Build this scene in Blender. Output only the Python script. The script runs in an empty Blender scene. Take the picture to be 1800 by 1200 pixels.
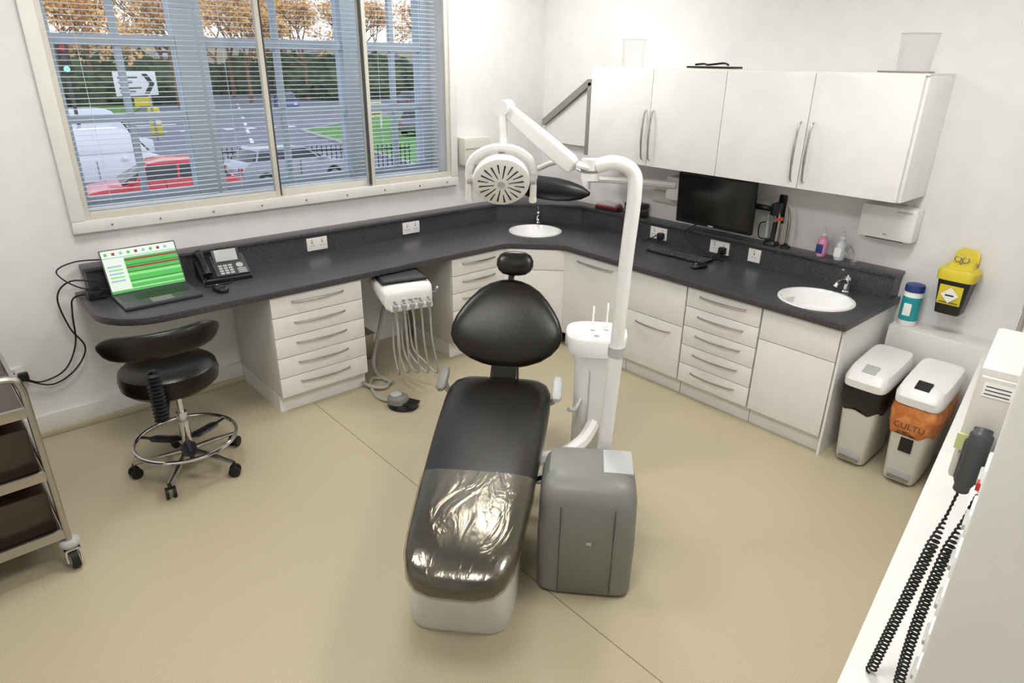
import bpy, bmesh, math, random
from mathutils import Vector, Matrix
random.seed(7)
S=bpy.context.scene
try: S.view_settings.view_transform='Standard'
except Exception: pass

# ------------------------------------------------------------ materials
def c(r,g,b):
    f=lambda v:(v/255/12.92) if v/255<=.04045 else ((v/255+.055)/1.055)**2.4
    return (f(r),f(g),f(b),1)
def M(name,col,rough=.5,metal=0,col2=None,scale=8,bump=0,bscale=None,mix=(.4,.6),detail=4,coat=0,alpha=1,trans=0,emit=0,spec=None):
    m=bpy.data.materials.new(name); m.use_nodes=True
    nt=m.node_tree; b=nt.nodes['Principled BSDF']
    b.inputs['Base Color'].default_value=col
    b.inputs['Roughness'].default_value=rough
    b.inputs['Metallic'].default_value=metal
    if coat: b.inputs['Coat Weight'].default_value=coat; b.inputs['Coat Roughness'].default_value=.08
    if alpha<1: b.inputs['Alpha'].default_value=alpha
    if trans: b.inputs['Transmission Weight'].default_value=trans
    if spec is not None: b.inputs['Specular IOR Level'].default_value=spec
    if emit:
        b.inputs['Emission Color'].default_value=col; b.inputs['Emission Strength'].default_value=emit
    tc=nt.nodes.new('ShaderNodeTexCoord')
    n=nt.nodes.new('ShaderNodeTexNoise'); n.inputs['Scale'].default_value=scale; n.inputs['Detail'].default_value=detail
    nt.links.new(tc.outputs['Object'],n.inputs['Vector'])
    r=nt.nodes.new('ShaderNodeValToRGB')
    if col2 is None: col2=tuple(min(1,x*1.03) for x in col[:3])+(1,)
    r.color_ramp.elements[0].position=mix[0]; r.color_ramp.elements[1].position=mix[1]
    r.color_ramp.elements[0].color=col; r.color_ramp.elements[1].color=col2
    nt.links.new(n.outputs['Fac'],r.inputs['Fac']); nt.links.new(r.outputs['Color'],b.inputs['Base Color'])
    if bump:
        n2=nt.nodes.new('ShaderNodeTexNoise'); n2.inputs['Scale'].default_value=bscale or scale; n2.inputs['Detail'].default_value=4
        nt.links.new(tc.outputs['Object'],n2.inputs['Vector'])
        bp=nt.nodes.new('ShaderNodeBump'); bp.inputs['Strength'].default_value=bump; bp.inputs['Distance'].default_value=.01
        nt.links.new(n2.outputs['Fac'],bp.inputs['Height']); nt.links.new(bp.outputs['Normal'],b.inputs['Normal'])
    return m
wallM=M('wall_paint',c(227,226,226),.65,bump=.05,bscale=60)
ceilM=M('ceiling_paint',c(236,236,235),.8)
floorM=M('speckled_vinyl',c(168,157,129),.40,col2=c(198,188,161),scale=330,mix=(.34,.66),detail=3)
seamM=M('seam_weld',c(134,124,100),.6)
skirtM=M('skirting_paint',c(220,219,215),.4)
coveM=M('coved_vinyl',c(186,176,148),.5)
cabM=M('cabinet_white',c(231,230,228),.3)
glossM=M('door_gloss_white',c(233,232,231),.12,coat=.3)
carcM=M('carcass_white',c(212,210,205),.45)
topM=M('speckled_laminate',c(50,49,52),.32,col2=c(96,95,99),scale=220,mix=(.45,.68),detail=5)
chromeM=M('chrome',c(215,215,218),.12,1)
satinM=M('satin_steel',c(178,175,168),.3,1)
armM=M('arm_grey',c(150,148,140),.4,.3)
steelM=M('brushed_steel',c(165,158,146),.35,1)
ceraM=M('ceramic_white',c(238,239,239),.12,coat=.5)
plasW=M('plastic_white',c(230,230,228),.3)
plasI=M('plastic_ivory',c(210,208,200),.38)
plasG=M('plastic_grey',c(120,121,116),.42)
plasLG=M('plastic_light_grey',c(176,179,179),.4)
plasD=M('plastic_dark_grey',c(66,68,70),.4)
blackM=M('plastic_black',c(20,20,22),.38)
rubM=M('rubber_black',c(14,14,15),.6)
leaM=M('black_leather',c(15,12,9),.30,bump=.05,bscale=160,spec=.42)
scrM=M('screen_off',c(8,8,10),.12,coat=.3)
alumM=M('window_cream_frame',c(204,201,190),.4)
archM=M('window_architrave_paint',c(222,221,217),.45)
sashM=M('sash_paint',c(178,194,208),.5)
slatM=M('blind_slat',c(222,230,238),.5)
hoseM=M('hose_grey',c(172,171,164),.5)
woodB=M('tray_dark_brown',c(62,48,40),.3)
yelM=M('yellow_plastic',c(214,196,50),.4)
orgM=M('orange_bag',c(196,112,52),.35,col2=c(226,150,90),scale=18,bump=.8,bscale=25)
bagM=M('black_bag',c(22,20,22),.25,bump=.9,bscale=30)
tealM=M('teal_label',c(30,150,160),.4)
blueM=M('blue_lid',c(36,58,120),.4)
pinkM=M('pink_liquid',c(226,150,185),.15,coat=.5)
redM=M('red_plastic',c(190,40,40),.4)
orngM=M('orange_plastic',c(230,110,50),.4)
stripeM=M('tag_green',c(206,214,150),.6)
lblM=M('label_white',c(236,237,234),.5)
inkM=M('ink_dark',c(40,40,44),.6)
knotM=M('lamp_slit',c(24,24,24),.5)
def glassmat(name,tint=(1,1,1,1),fres=.06,rough=.0,dens=.97,k=.5):
    m=bpy.data.materials.new(name); m.use_nodes=True; nt=m.node_tree; nt.nodes.clear()
    o=nt.nodes.new('ShaderNodeOutputMaterial'); mx=nt.nodes.new('ShaderNodeMixShader')
    t=nt.nodes.new('ShaderNodeBsdfTransparent'); g=nt.nodes.new('ShaderNodeBsdfGlossy'); l=nt.nodes.new('ShaderNodeLayerWeight')
    l.inputs['Blend'].default_value=.25
    t.inputs[0].default_value=(tint[0]*dens,tint[1]*dens,tint[2]*dens,1); g.inputs['Roughness'].default_value=rough
    ma=nt.nodes.new('ShaderNodeMath'); ma.operation='MULTIPLY_ADD'; ma.inputs[1].default_value=k; ma.inputs[2].default_value=fres
    nt.links.new(l.outputs['Fresnel'],ma.inputs[0]); nt.links.new(ma.outputs[0],mx.inputs[0])
    nt.links.new(t.outputs[0],mx.inputs[1]); nt.links.new(g.outputs[0],mx.inputs[2]); nt.links.new(mx.outputs[0],o.inputs[0])
    return m
glassM=glassmat('window_glass',fres=.01,dens=.99,k=.3)
clearM=glassmat('clear_plastic',fres=.01,rough=.05,dens=.985,k=.12)
def filmmat():
    m=glassmat('clear_film',fres=.11,rough=.2,dens=.97,k=.4); nt=m.node_tree
    tc=nt.nodes.new('ShaderNodeTexCoord'); n=nt.nodes.new('ShaderNodeTexNoise'); n.inputs['Scale'].default_value=4.5; n.inputs['Detail'].default_value=3.5; n.inputs['Distortion'].default_value=1.5
    mp=nt.nodes.new('ShaderNodeMapping'); mp.inputs['Scale'].default_value=(1.0,2.2,1.0); mp.inputs['Rotation'].default_value=(0,0,.5)
    b=nt.nodes.new('ShaderNodeBump'); b.inputs['Strength'].default_value=.38; b.inputs['Distance'].default_value=.02
    nt.links.new(tc.outputs['Object'],mp.inputs[0]); nt.links.new(mp.outputs[0],n.inputs['Vector']); nt.links.new(n.outputs['Fac'],b.inputs['Height'])
    for x in nt.nodes:
        if x.type=='BSDF_GLOSSY': nt.links.new(b.outputs[0],x.inputs['Normal']); x.inputs[0].default_value=(1,.9,.70,1)
    return m
filmM=filmmat()

# ------------------------------------------------------------ builders
def link(o): S.collection.objects.link(o); return o
def mesh(name,verts,faces,mat,smooth=False,bev=0,seg=2):
    me=bpy.data.meshes.new(name); bm=bmesh.new()
    vs=[bm.verts.new(v) for v in verts]
    for f in faces:
        try: bm.faces.new([vs[i] for i in f])
        except Exception: pass
    bmesh.ops.recalc_face_normals(bm,faces=bm.faces)
    if bev:
        bmesh.ops.bevel(bm,geom=[e for e in bm.edges if e.calc_face_angle(0)>.4],offset=bev,segments=seg,affect='EDGES',profile=.6,clamp_overlap=True)
    bm.to_mesh(me); bm.free()
    if smooth or bev:
        for p in me.polygons: p.use_smooth=True
        try: me.set_sharp_from_angle(angle=math.radians(40 if not bev else 50))
        except Exception: pass
    me.materials.append(mat)
    return me
def catmull(pts,n=6,cyc=False):
    P=[Vector(p) for p in pts]; out=[]; L=len(P)
    rng=range(L) if cyc else range(L-1)
    for i in rng:
        p0=P[(i-1)%L] if cyc or i>0 else P[0]; p1=P[i]; p2=P[(i+1)%L]; p3=P[(i+2)%L] if cyc or i+2<L else P[-1]
        for k in range(n):
            t=k/n
            out.append(.5*((2*p1)+(-p0+p2)*t+(2*p0-5*p1+4*p2-p3)*t*t+(-p0+3*p1-3*p2+p3)*t**3))
    if not cyc: out.append(P[-1])
    return out
class G:
    def __init__(s,name,loc=(0,0,0),rz=0):
        s.e=link(bpy.data.objects.new(name,None)); s.e.location=loc; s.e.rotation_euler=(0,0,rz); s.e.empty_display_size=.1
    def add(s,n,me,loc=(0,0,0),rot=(0,0,0)):
        o=link(bpy.data.objects.new(n,me)); o.parent=s.e; o.location=loc; o.rotation_euler=rot; return o
    def box(s,n,x0,x1,y0,y1,z0,z1,mat,bev=0,rot=(0,0,0),seg=2,taper=None):
        cx,cy,cz=(x0+x1)/2,(y0+y1)/2,(z0+z1)/2; a,b,d=abs(x1-x0)/2,abs(y1-y0)/2,abs(z1-z0)/2
        tx,ty=taper or (1,1)
        v=[(-a*tx,-b*ty,-d),(a*tx,-b*ty,-d),(a*tx,b*ty,-d),(-a*tx,b*ty,-d),(-a,-b,d),(a,-b,d),(a,b,d),(-a,b,d)]
        f=[(0,3,2,1),(4,5,6,7),(0,1,5,4),(1,2,6,5),(2,3,7,6),(3,0,4,7)]
        return s.add(n,mesh(n,v,f,mat,bev=bev,seg=seg),(cx,cy,cz),rot)
    def poly(s,n,pts,z0,z1,mat,bev=0,loc=(0,0,0),rot=(0,0,0)):
        N=len(pts); v=[(x,y,z0) for x,y in pts]+[(x,y,z1) for x,y in pts]
        f=[tuple(range(N-1,-1,-1)),tuple(range(N,2*N))]+[(i,(i+1)%N,N+(i+1)%N,N+i) for i in range(N)]
        return s.add(n,mesh(n,v,f,mat,bev=bev),loc,rot)
    def tube(s,n,pts,r,mat,sm=6,cyc=False,seg=8,flat=1):
        P=catmull(pts,sm,cyc) if sm>1 else [Vector(p) for p in pts]
        N=len(P); v=[]; f=[]; nv=None
        for i,p in enumerate(P):
            t=(P[(i+1)%N]-P[i-1]) if cyc else (P[min(i+1,N-1)]-P[max(i-1,0)])
            if t.length<1e-9: t=Vector((0,0,1))
            t.normalize()
            if nv is None:
                nv=t.orthogonal().normalized()
                if abs(t.z)<.9: nv=t.cross(Vector((0,0,1))).normalized()
            nv=(nv-t*nv.dot(t)).normalized(); b=t.cross(nv)
            rr=r[min(len(r)-1,int(i/(N-1)*(len(r)-1)+.5))] if isinstance(r,(list,tuple)) else r
            for k in range(seg):
                a=2*math.pi*k/seg; v.append(p+nv*math.cos(a)*rr+b*math.sin(a)*rr*flat)
        for i in range(N if cyc else N-1):
            j=(i+1)%N
            for k in range(seg):
                k2=(k+1)%seg; f.append((i*seg+k,i*seg+k2,j*seg+k2,j*seg+k))
        if not cyc: f.append(tuple(range(seg-1,-1,-1))); f.append(tuple((N-1)*seg+k for k in range(seg)))
        return s.add(n,mesh(n,v,f,mat,smooth=True))
    def cyl(s,n,p0,p1,r,mat,r2=None,seg=24):
        p0=Vector(p0); p1=Vector(p1); d=p1-p0; L=d.length
        return s.lathe(n,[(0,0),(r,0),(r2 if r2 is not None else r,L),(0,L)],mat,p0,d,seg=seg)
    def lathe(s,n,prof,mat,loc=(0,0,0),axis=(0,0,1),seg=32,sx=1,sy=1):
        v=[];f=[]
        for r,z in prof:
            for k in range(seg):
                a=2*math.pi*k/seg; v.append((r*math.cos(a)*sx,r*math.sin(a)*sy,z))
        for i in range(len(prof)-1):
            for k in range(seg):
                k2=(k+1)%seg; f.append((i*seg+k,i*seg+k2,(i+1)*seg+k2,(i+1)*seg+k))
        me=bpy.data.meshes.new(n); bm=bmesh.new(); vs=[bm.verts.new(q) for q in v]
        for q in f: bm.faces.new([vs[i] for i in q])
        bmesh.ops.remove_doubles(bm,verts=bm.verts,dist=1e-5); bmesh.ops.recalc_face_normals(bm,faces=bm.faces)
        bm.to_mesh(me); bm.free()
        for p in me.polygons: p.use_smooth=True
        try: me.set_sharp_from_angle(angle=math.radians(35))
        except Exception: pass
        me.materials.append(mat)
        o=s.add(n,me,loc); o.rotation_euler=Vector(axis).to_track_quat('Z','Y').to_euler(); return o
    def loft(s,n,st,mat,e=4,seg=36,loc=(0,0,0),rot=(0,0,0),fn=None):
        v=[];f=[]
        for cc,U,V in st:
            cc=Vector(cc);U=Vector(U);V=Vector(V)
            for k in range(seg):
                a=2*math.pi*k/seg; ca,sa=math.cos(a),math.sin(a)
                p=cc+U*math.copysign(abs(ca)**(2/e),ca)+V*math.copysign(abs(sa)**(2/e),sa)
                if fn: p=fn(p)
                v.append(p)
        N=len(st)
        for i in range(N-1):
            for k in range(seg):
                k2=(k+1)%seg; f.append((i*seg+k,i*seg+k2,(i+1)*seg+k2,(i+1)*seg+k))
        f.append(tuple(range(seg-1,-1,-1))); f.append(tuple((N-1)*seg+k for k in range(seg)))
        me=mesh(n,v,f,mat,smooth=True); return s.add(n,me,loc,rot)

# ------------------------------------------------------------ room shell
XL,XR,YB,YF,CH=-1.0,4.10,-1.2,4.25,2.95
def solo(name,x0,x1,y0,y1,z0,z1,mat,bev=0):
    a,b,d=(x1-x0)/2,(y1-y0)/2,(z1-z0)/2
    v=[(-a,-b,-d),(a,-b,-d),(a,b,-d),(-a,b,-d),(-a,-b,d),(a,-b,d),(a,b,d),(-a,b,d)]
    f=[(0,3,2,1),(4,5,6,7),(0,1,5,4),(1,2,6,5),(2,3,7,6),(3,0,4,7)]
    o=link(bpy.data.objects.new(name,mesh(name,v,f,mat,bev=bev))); o.location=((x0+x1)/2,(y0+y1)/2,(z0+z1)/2); return o
solo('floor',XL-.2,XR+.2,YB-.2,YF+.35,-.2,0,floorM)
solo('ceiling',XL-.2,XR+.2,YB-.2,YF+.35,CH,CH+.15,ceilM)
solo('wall_left',XL-.2,XL,YB-.2,YF+.35,0,CH,wallM)
solo('wall_rear',XL,1.0,YB-.2,YB,0,CH,wallM)
solo('wall_right',XR,XR+.2,-.2,YF+.35,0,CH,wallM)
WX0,WX1,WZ0,WZ1=.63,3.10,1.19,2.62
g=G('wall_window')
g.box('below',XL,XR,YF,YF+.35,0,WZ0,wallM); g.box('above',XL,XR,YF,YF+.35,WZ1,CH,wallM)
g.box('left_part',XL,WX0,YF,YF+.35,WZ0,WZ1,wallM); g.box('right_part',WX1,XR,YF,YF+.35,WZ0,WZ1,wallM)
def wy(x): return -.04+.155*x
g=G('wall_near')
g.poly('angled_part',[(4.10,wy(4.10)),(1.0,wy(1.0)),(1.0,YB-.2),(4.3,YB-.2),(4.3,wy(4.1))],0,CH,wallM)
g=G('trim_pipe_boxing')
g.poly('boxing',[(3.93,1.20),(3.93,wy(3.93)+.16),(1.0,wy(1.0)+.16),(1.0,wy(1.0)),(4.10,wy(4.1)),(4.10,1.20)],0,.68,skirtM,bev=.004)
solo('baseboard_window',XL,1.33,4.225,4.25,0,.13,skirtM,.004)
solo('baseboard_cove',XL,1.33,4.205,4.225,0,.035,coveM,.008)
solo('baseboard_left',XL,XL+.02,YB,4.2,0,.13,skirtM,.004)
solo('trim_floor_seam',1.538,1.542,-1.1,3.62,.0,.001,seamM)

# ------------------------------------------------------------ window
g=G('window_1')
g.box('frame_bottom',.56,3.16,4.205,4.25,1.125,1.19,archM,.006)
g.box('frame_top',.56,3.16,4.205,4.25,2.60,2.68,archM,.006)
g.box('frame_left',.56,.63,4.205,4.25,1.19,2.60,archM,.006)
g.box('frame_right',3.10,3.16,4.205,4.25,1.19,2.60,archM,.006)
def pane(i,x0,x1,yy):
    w=.028
    g.box(f'pane{i}_l',x0,x0+w,yy,yy+.025,1.19,2.62,alumM,.003); g.box(f'pane{i}_r',x1-w,x1,yy,yy+.025,1.19,2.62,alumM,.003)
    g.box(f'pane{i}_b',x0+w,x1-w,yy,yy+.025,1.19,1.23,alumM,.003); g.box(f'pane{i}_t',x0+w,x1-w,yy,yy+.025,2.585,2.62,alumM,.003)
    g.box(f'pane{i}_glass',x0+w,x1-w,yy+.010,yy+.014,1.23,2.585,glassM)
pane(1,.63,1.74,4.225); pane(2,1.72,2.43,4.255); pane(3,2.415,3.10,4.225)
g.box('track',.63,3.10,4.285,4.30,1.19,1.21,plasD)
g.box('mull_gasket',1.742,1.75,4.226,4.25,1.2,2.6,plasD); g.box('mull_gasket2',2.405,2.413,4.226,4.25,1.2,2.6,plasD)
for i,xx in enumerate([.75,1.0,1.3,1.6,1.9,2.2,2.5,2.8,3.05]): g.cyl(f'screw{i}',(xx,4.206,1.155),(xx,4.202,1.155),.006,steelM,seg=10)
g.box('sill_board',WX0,WX1,4.29,4.60,1.19,1.205,archM)
for i,(x0,x1) in enumerate([(.63,.71),(1.32,1.49),(2.39,2.53),(3.03,3.10)]): g.box(f'post{i}',x0,x1,4.46,4.58,1.2,2.62,sashM,.006)
for i,xx in enumerate([1.02,1.94,2.80]): g.box(f'bar{i}',xx-.018,xx+.018,4.49,4.53,1.2,2.62,sashM,.005)
for i,(zz,h) in enumerate([(1.235,.03),(1.69,.02),(2.10,.028),(2.48,.02)]): g.box(f'rail{i}',.71,3.03,4.48,4.54,zz-h,zz+h,sashM,.005)
g.box('outer_glass',.70,3.04,4.508,4.512,1.2,2.6,glassM)
g=G('venetian_blind')
v=[];f=[]
z=1.24
while z<2.58:
    for (x0,x1) in [(.65,1.40),(1.42,2.44),(2.46,3.08)]:
        b=len(v)
        v+=[(x0,4.370,z),(x1,4.370,z),(x1,4.360,z+.0015),(x0,4.360,z+.0015),(x0,4.350,z-.0005),(x1,4.350,z-.0005)]
        f+=[(b,b+1,b+2,b+3),(b+3,b+2,b+5,b+4)]
        b=len(v)
        v+=[(x0,4.350,z-.002),(x1,4.350,z-.002),(x1,4.350,z-.0002),(x0,4.350,z-.0002)]; f+=[(b,b+1,b+2,b+3)]
    z+=.027
g.add('slats',mesh('slats',v,f,slatM))
for i,xx in enumerate([.8,1.28,1.55,1.9,2.3,2.6,2.95]): g.cyl(f'cord{i}',(xx,4.36,1.23),(xx,4.36,2.6),.0012,slatM,seg=6)
g.box('head_rail',.65,3.08,4.335,4.385,2.575,2.615,slatM,.004); g.box('bottom_rail',.65,3.08,4.345,4.375,1.215,1.232,slatM,.003)

# ------------------------------------------------------------ outside
GZ=-2.3
asph=M('asphalt',c(104,107,115),.8,col2=c(118,121,129),scale=2)
grasM=M('grass',c(70,120,48),.9,col2=c(96,146,62),scale=3)
pavM=M('pavement',c(150,150,148),.8)
mkM=M('road_marking',c(225,225,225),.7)
g=G('street_ground'); g.box('tarmac',-120,200,4.8,220,GZ-.3,GZ,asph)
g.poly('lawn',[(16.3,24),(19,41),(30,49),(60,46),(60,24)],GZ,GZ+.06,grasM)
g.poly('verge',[(-20,62),(13,58),(24,90),(24,140),(-40,140)],GZ,GZ+.1,grasM)
g.poly('kerb',[(16.0,23.6),(18.7,41.3),(30,49.6),(29.9,49),(19,41),(16.3,23.8)],GZ,GZ+.12,pavM)
g.poly('footpath',[(0,24.9),(13,22.6),(15,23.6),(14.5,24.4),(13,23.6),(0,26)],GZ,GZ+.1,pavM)
for i in range(9):
    y=27+i*5; x=10.8+i*1.75; g.box(f'dash{i}',x,x+.18,y,y+2.2,GZ,GZ+.012,mkM,rot=(0,0,-.33))
for i in range(7): g.box(f'cross{i}',11.5+i*1.3,12.1+i*1.3,45.2-i*.15,45.8-i*.15,GZ,GZ+.012,mkM)
g.box('stopline',8,14,50,50.4,GZ,GZ+.012,mkM)
def car(name,loc,rz,col,h=1.5,L=4.3,van=False):
    g=G(name,loc,rz); cm=M(name+'_paint',col,.25,coat=.6); dk=bpy.data.materials.get('car_glass') or M('car_glass',c(28,34,42),.1)
    W=.88
    if not van: lo=[(-L/2,.35),(-L/2+.02,.75),(-L/2+.25,.98),(-.9,1.02),(.75,.98),(L/2-.2,.78),(L/2,.6),(L/2,.3),(L/2-.3,.22),(-L/2+.3,.22)]
    else: lo=[(-L/2,.35),(-L/2,1.2),(1.0,1.2),(1.9,1.05),(L/2,.85),(L/2,.3),(-L/2+.2,.25)]
    def prof(n,pts,w0,w1,zs,mat,bev):
        N=len(pts); zm=max(p[1] for p in pts); zn=min(p[1] for p in pts)
        v=[]
        for sgn in (-1,1):
            for x,z in pts:
                t=(z-zn)/(zm-zn); v.append((x,sgn*(w0+(w1-w0)*t),z))
        f=[tuple(range(N)),tuple(range(2*N-1,N-1,-1))]+[(i,(i+1)%N,N+(i+1)%N,N+i) for i in range(N)]
        g.add(n,mesh(n,v,f,mat,bev=bev))
    prof('body',lo,W,W-.05,0,cm,.05)
    if not van:
        prof('glasshouse',[(-L/2+.3,.95),(-L/2+.75,h-.06),(-.1,h-.04),(.35,h-.1),(1.15,.95)],W-.08,W-.26,0,dk,.03)
        prof('roof',[(-L/2+.7,h-.09),(-L/2+.8,h),(-.1,h+.02),(.4,h-.06),(.42,h-.1)],W-.22,W-.25,0,cm,.02)
        for i,x in enumerate([-L/2+.52,-.35,.78]):
            for sg in (-1,1): g.tube(f'pillar{i}{sg}',[(x,sg*(W-.06),.97),(x+(.2 if i==0 else (-.05 if i==1 else -.4)),sg*(W-.24),h-.06)],.035,cm,sm=1,seg=6)
    else:
        prof('top',[(-L/2,1.2),(-L/2+.05,h),(.9,h),(1.2,h-.1),(1.75,1.15)],W,W-.12,0,cm,.06)
        prof('windscreen',[(1.12,1.25),(1.12,h-.2),(1.3,h-.16),(1.80,1.18)],W-.06,W-.16,0,dk,.01)
    for sx in (-L/2+.8,L/2-.8):
        for sy in (-1,1):
            g.cyl('wheel',(sx,sy*(W-.2),.32),(sx,sy*(W+.01),.32),.32,rubM,seg=20); g.cyl('hub',(sx,sy*(W),.32),(sx,sy*(W+.02),.32),.19,satinM,seg=12)
    for sy in (-1,1):
        g.box('tail_light',-L/2-.01,-L/2+.06,sy*.62-.12,sy*.62+.12,.68,.82,redM,.01); g.box('head_light',L/2-.12,L/2-.02,sy*.6-.14,sy*.6+.14,.6,.72,lblM,.01)
        g.box('door_line',.0,.015,sy*(W-.01),sy*(W+.002),.35,.95,blackM)
        g.box('wing_mirror',.82,.98,sy*(W+.0),sy*(W+.16),.92,1.05,cm,.03)
    return g
car('car',(5.5,22.0,GZ),3.0,c(200,30,50),1.5)
car('car',(10.3,24.0,GZ),.1,c(150,156,164),1.4)
car('van',(4.6,27.5,GZ),.12,c(232,234,238),2.0,5.0,True)
car('van',(5.6,34.0,GZ),.1,c(222,226,232),2.2,5.2,True)
car('car',(25.3,58,GZ),-1.9,c(60,80,130),1.5)
car('car',(24.3,35.5,GZ+.05),.5,c(96,104,108),1.6)
car('car',(36,54,GZ+.05),.3,c(70,74,84),1.5)
g=G('iron_railings')
a=Vector((8.2,25.1,GZ)); b=Vector((14.5,22.4,GZ)); 
n=40
for i in range(n+1):
    p=a.lerp(b,i/n); g.box('rail_bar',p.x-.014,p.x+.014,p.y-.014,p.y+.014,GZ,GZ+1.3,blackM)
for zz in (.2,1.15): g.tube('cross_rail',[a+Vector((0,0,zz)),b+Vector((0,0,zz))],.025,blackM,sm=1,seg=4)
g=G('road_sign',(9.6,40,0),.35)
g.box('board',-1.15,1.15,-.03,.03,.05,1.2,lblM,.02)
for i,(a0,a1,z0) in enumerate([(-.95,.1,.95),(-.95,-.2,.72),(-.95,.25,.45),(-.95,-.1,.25)]): g.box(f'lettering{i}',a0,a1,-.035,-.03,z0-.05,z0+.05,inkM)
g.poly('chevron',[(.35,.15),(.65,.15),(1.0,.62),(.65,1.1),(.35,1.1),(.72,.62)],-.004,.004,inkM,loc=(0,-.036,0),rot=(math.pi/2,0,0))
g.box('post_a',-.7,-.6,0,.1,GZ,.1,satinM); g.box('post_b',.6,.7,0,.1,GZ,.1,satinM)
g.box('diversion_plate',-.3,.55,-.05,-.03,-.45,-.05,yelM)
g=G('bollard',(11.2,44,GZ)); g.box('shell',-.3,.3,-.2,.2,0,1.5,yelM,.1); g.box('arrow_face',-.22,.22,-.22,-.2,.6,1.1,lblM,.02)
g=G('traffic_light',(5.0,30,0)); g.cyl('pole',(0,0,GZ),(0,0,1.6),.06,plasD); g.box('head',-.2,.2,-.15,.15,1.3,2.4,blackM,.03)
tlg=M('green_signal',c(120,230,170),.4,emit=1.2)
g.cyl('green_lens',(0,-.15,1.5),(0,-.17,1.5),.1,tlg); g.cyl('amber_lens',(0,-.15,1.85),(0,-.17,1.85),.1,plasD); g.cyl('red_lens',(0,-.15,2.2),(0,-.17,2.2),.1,redM)
g=G('notice_board',(23.3,40,0),.3); g.box('board',-.75,.75,-.03,.03,-1.55,-.6,M('cream_board',c(226,222,160),.6),.02)
for i in range(4): g.box(f'lettering{i}',-.6,.6,-.035,-.03,-.78-i*.2,-.72-i*.2,inkM)
for sx in (-.7,.7): g.box('post',sx-.04,sx+.04,0,.08,GZ,-.6,lblM)
hedM=M('hedge_leaves',c(38,58,34),.9,col2=c(70,90,48),scale=1.2,bump=1,bscale=3)
g=G('hedge')
def blob(n,cx,cy,cz,rx,ry,rz_,mat,sub=3,amp=.22):
    bm=bmesh.new(); bmesh.ops.create_icosphere(bm,subdivisions=sub,radius=1)
    for q in bm.verts:
        k=1+random.uniform(-amp,amp); q.co=Vector((q.co.x*rx*k,q.co.y*ry*k,q.co.z*rz_*k))
    me=bpy.data.meshes.new(n); bm.to_mesh(me); bm.free(); me.materials.append(mat); return g.add(n,me,(cx,cy,cz))
for i in range(15): blob('bush',8+i*3.6,92+random.uniform(-4,4)-i*.6,GZ+1.2,3.4,2.5,3.0+random.uniform(-.8,.8),hedM)
for i in range(4): blob('bush',8+i*4,70+random.uniform(-3,3),GZ+1.2,2.6,2,2.0,hedM)
for i in range(8): blob('bush',34+i*3.5,72+random.uniform(-2,2),GZ+1.2,2.8,2,2.2+random.uniform(-.6,.6),hedM)
g=G('hillside'); 
bankM=M('bank',c(110,108,84),.9,col2=c(134,124,96),scale=.3)
g.loft('bank',[((-60,150,-4),(0,45,0),(0,0,6)),((20,150,-4),(0,50,0),(0,0,8.5)),((90,140,-4),(0,45,0),(0,0,8)),((190,110,-4),(0,40,0),(0,0,7))],bankM,e=2)
for i,(x,y,col) in enumerate([(46,104,c(200,205,215)),(50,103,c(120,40,40)),(54,102,c(60,70,90)),(58,101,c(220,220,225)),(62,100,c(80,90,110)),(30,108,c(210,210,215)),(34,107,c(90,100,120))]):
    car('car',(x,y,1.2),1.4,col,1.5)
g=G('brick_house',(-1,84,GZ),.2)
brk=M('brick',c(186,130,94),.9,col2=c(160,110,84),scale=3)
g.box('walls',-6,6,-4,4,0,6.5,brk); g.poly('roof',[(-4.6,0),(4.6,0),(0,3.4)],-6.5,6.5,M('roof_slate',c(110,82,70),.8),loc=(0,0,6.5),rot=(math.pi/2,0,math.pi/2))
for i in range(4):
    for j in range(2): g.box('house_window',-5+i*2.8,-3.7+i*2.8,-4.05,-3.98,1.2+j*2.8,2.6+j*2.8,lblM)
barkM=M('bark',c(116,90,68),.9,col2=c(150,112,76),scale=3)
leafM=M('autumn_leaves',c(202,146,80),.9,col2=c(226,180,110),scale=.6)
def tree(name,loc,H,leafy=.6):
    g=G(name,loc); v=[];f=[];lv=[];lf=[]
    def seg(p,q,r0,r1):
        t=(q-p).normalized(); a=t.orthogonal().normalized(); b=t.cross(a); i=len(v)
        for pp,r in ((p,r0),(q,r1)):
            for k in range(4):
                an=k*math.pi/2; v.append(pp+a*math.cos(an)*r+b*math.sin(an)*r)
        for k in range(4): f.append((i+k,i+(k+1)%4,i+4+(k+1)%4,i+4+k))
    def grow(p,d,L,r,dep):
        q=p+d*L; seg(p,q,r,r*.68)
        if dep==0:
            if random.random()<leafy:
                for _ in range(7):
                    o=q+Vector([random.gauss(0,.4) for _ in range(3)]); i=len(lv); s=.16
                    A=Vector([random.gauss(0,1) for _ in range(3)]).normalized()*s; B=A.orthogonal().normalized()*s
                    lv.extend([o-A,o+B,o+A,o-B]); lf.append((i,i+1,i+2,i+3))
            return
        for _ in range(3 if dep>1 else 4):
            nd=(d+Vector((random.gauss(0,.48),random.gauss(0,.48),random.gauss(.1,.3)))).normalized()
            grow(q,nd,L*random.uniform(.62,.85),r*.6,dep-1)
    grow(Vector((0,0,0)),Vector((0,0,1)),H*.26,H*.018,5)
    g.add('branches',mesh('branches',v,f,barkM)); 
    if lf: g.add('leaves',mesh('leaves',lv,lf,leafM))
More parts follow.
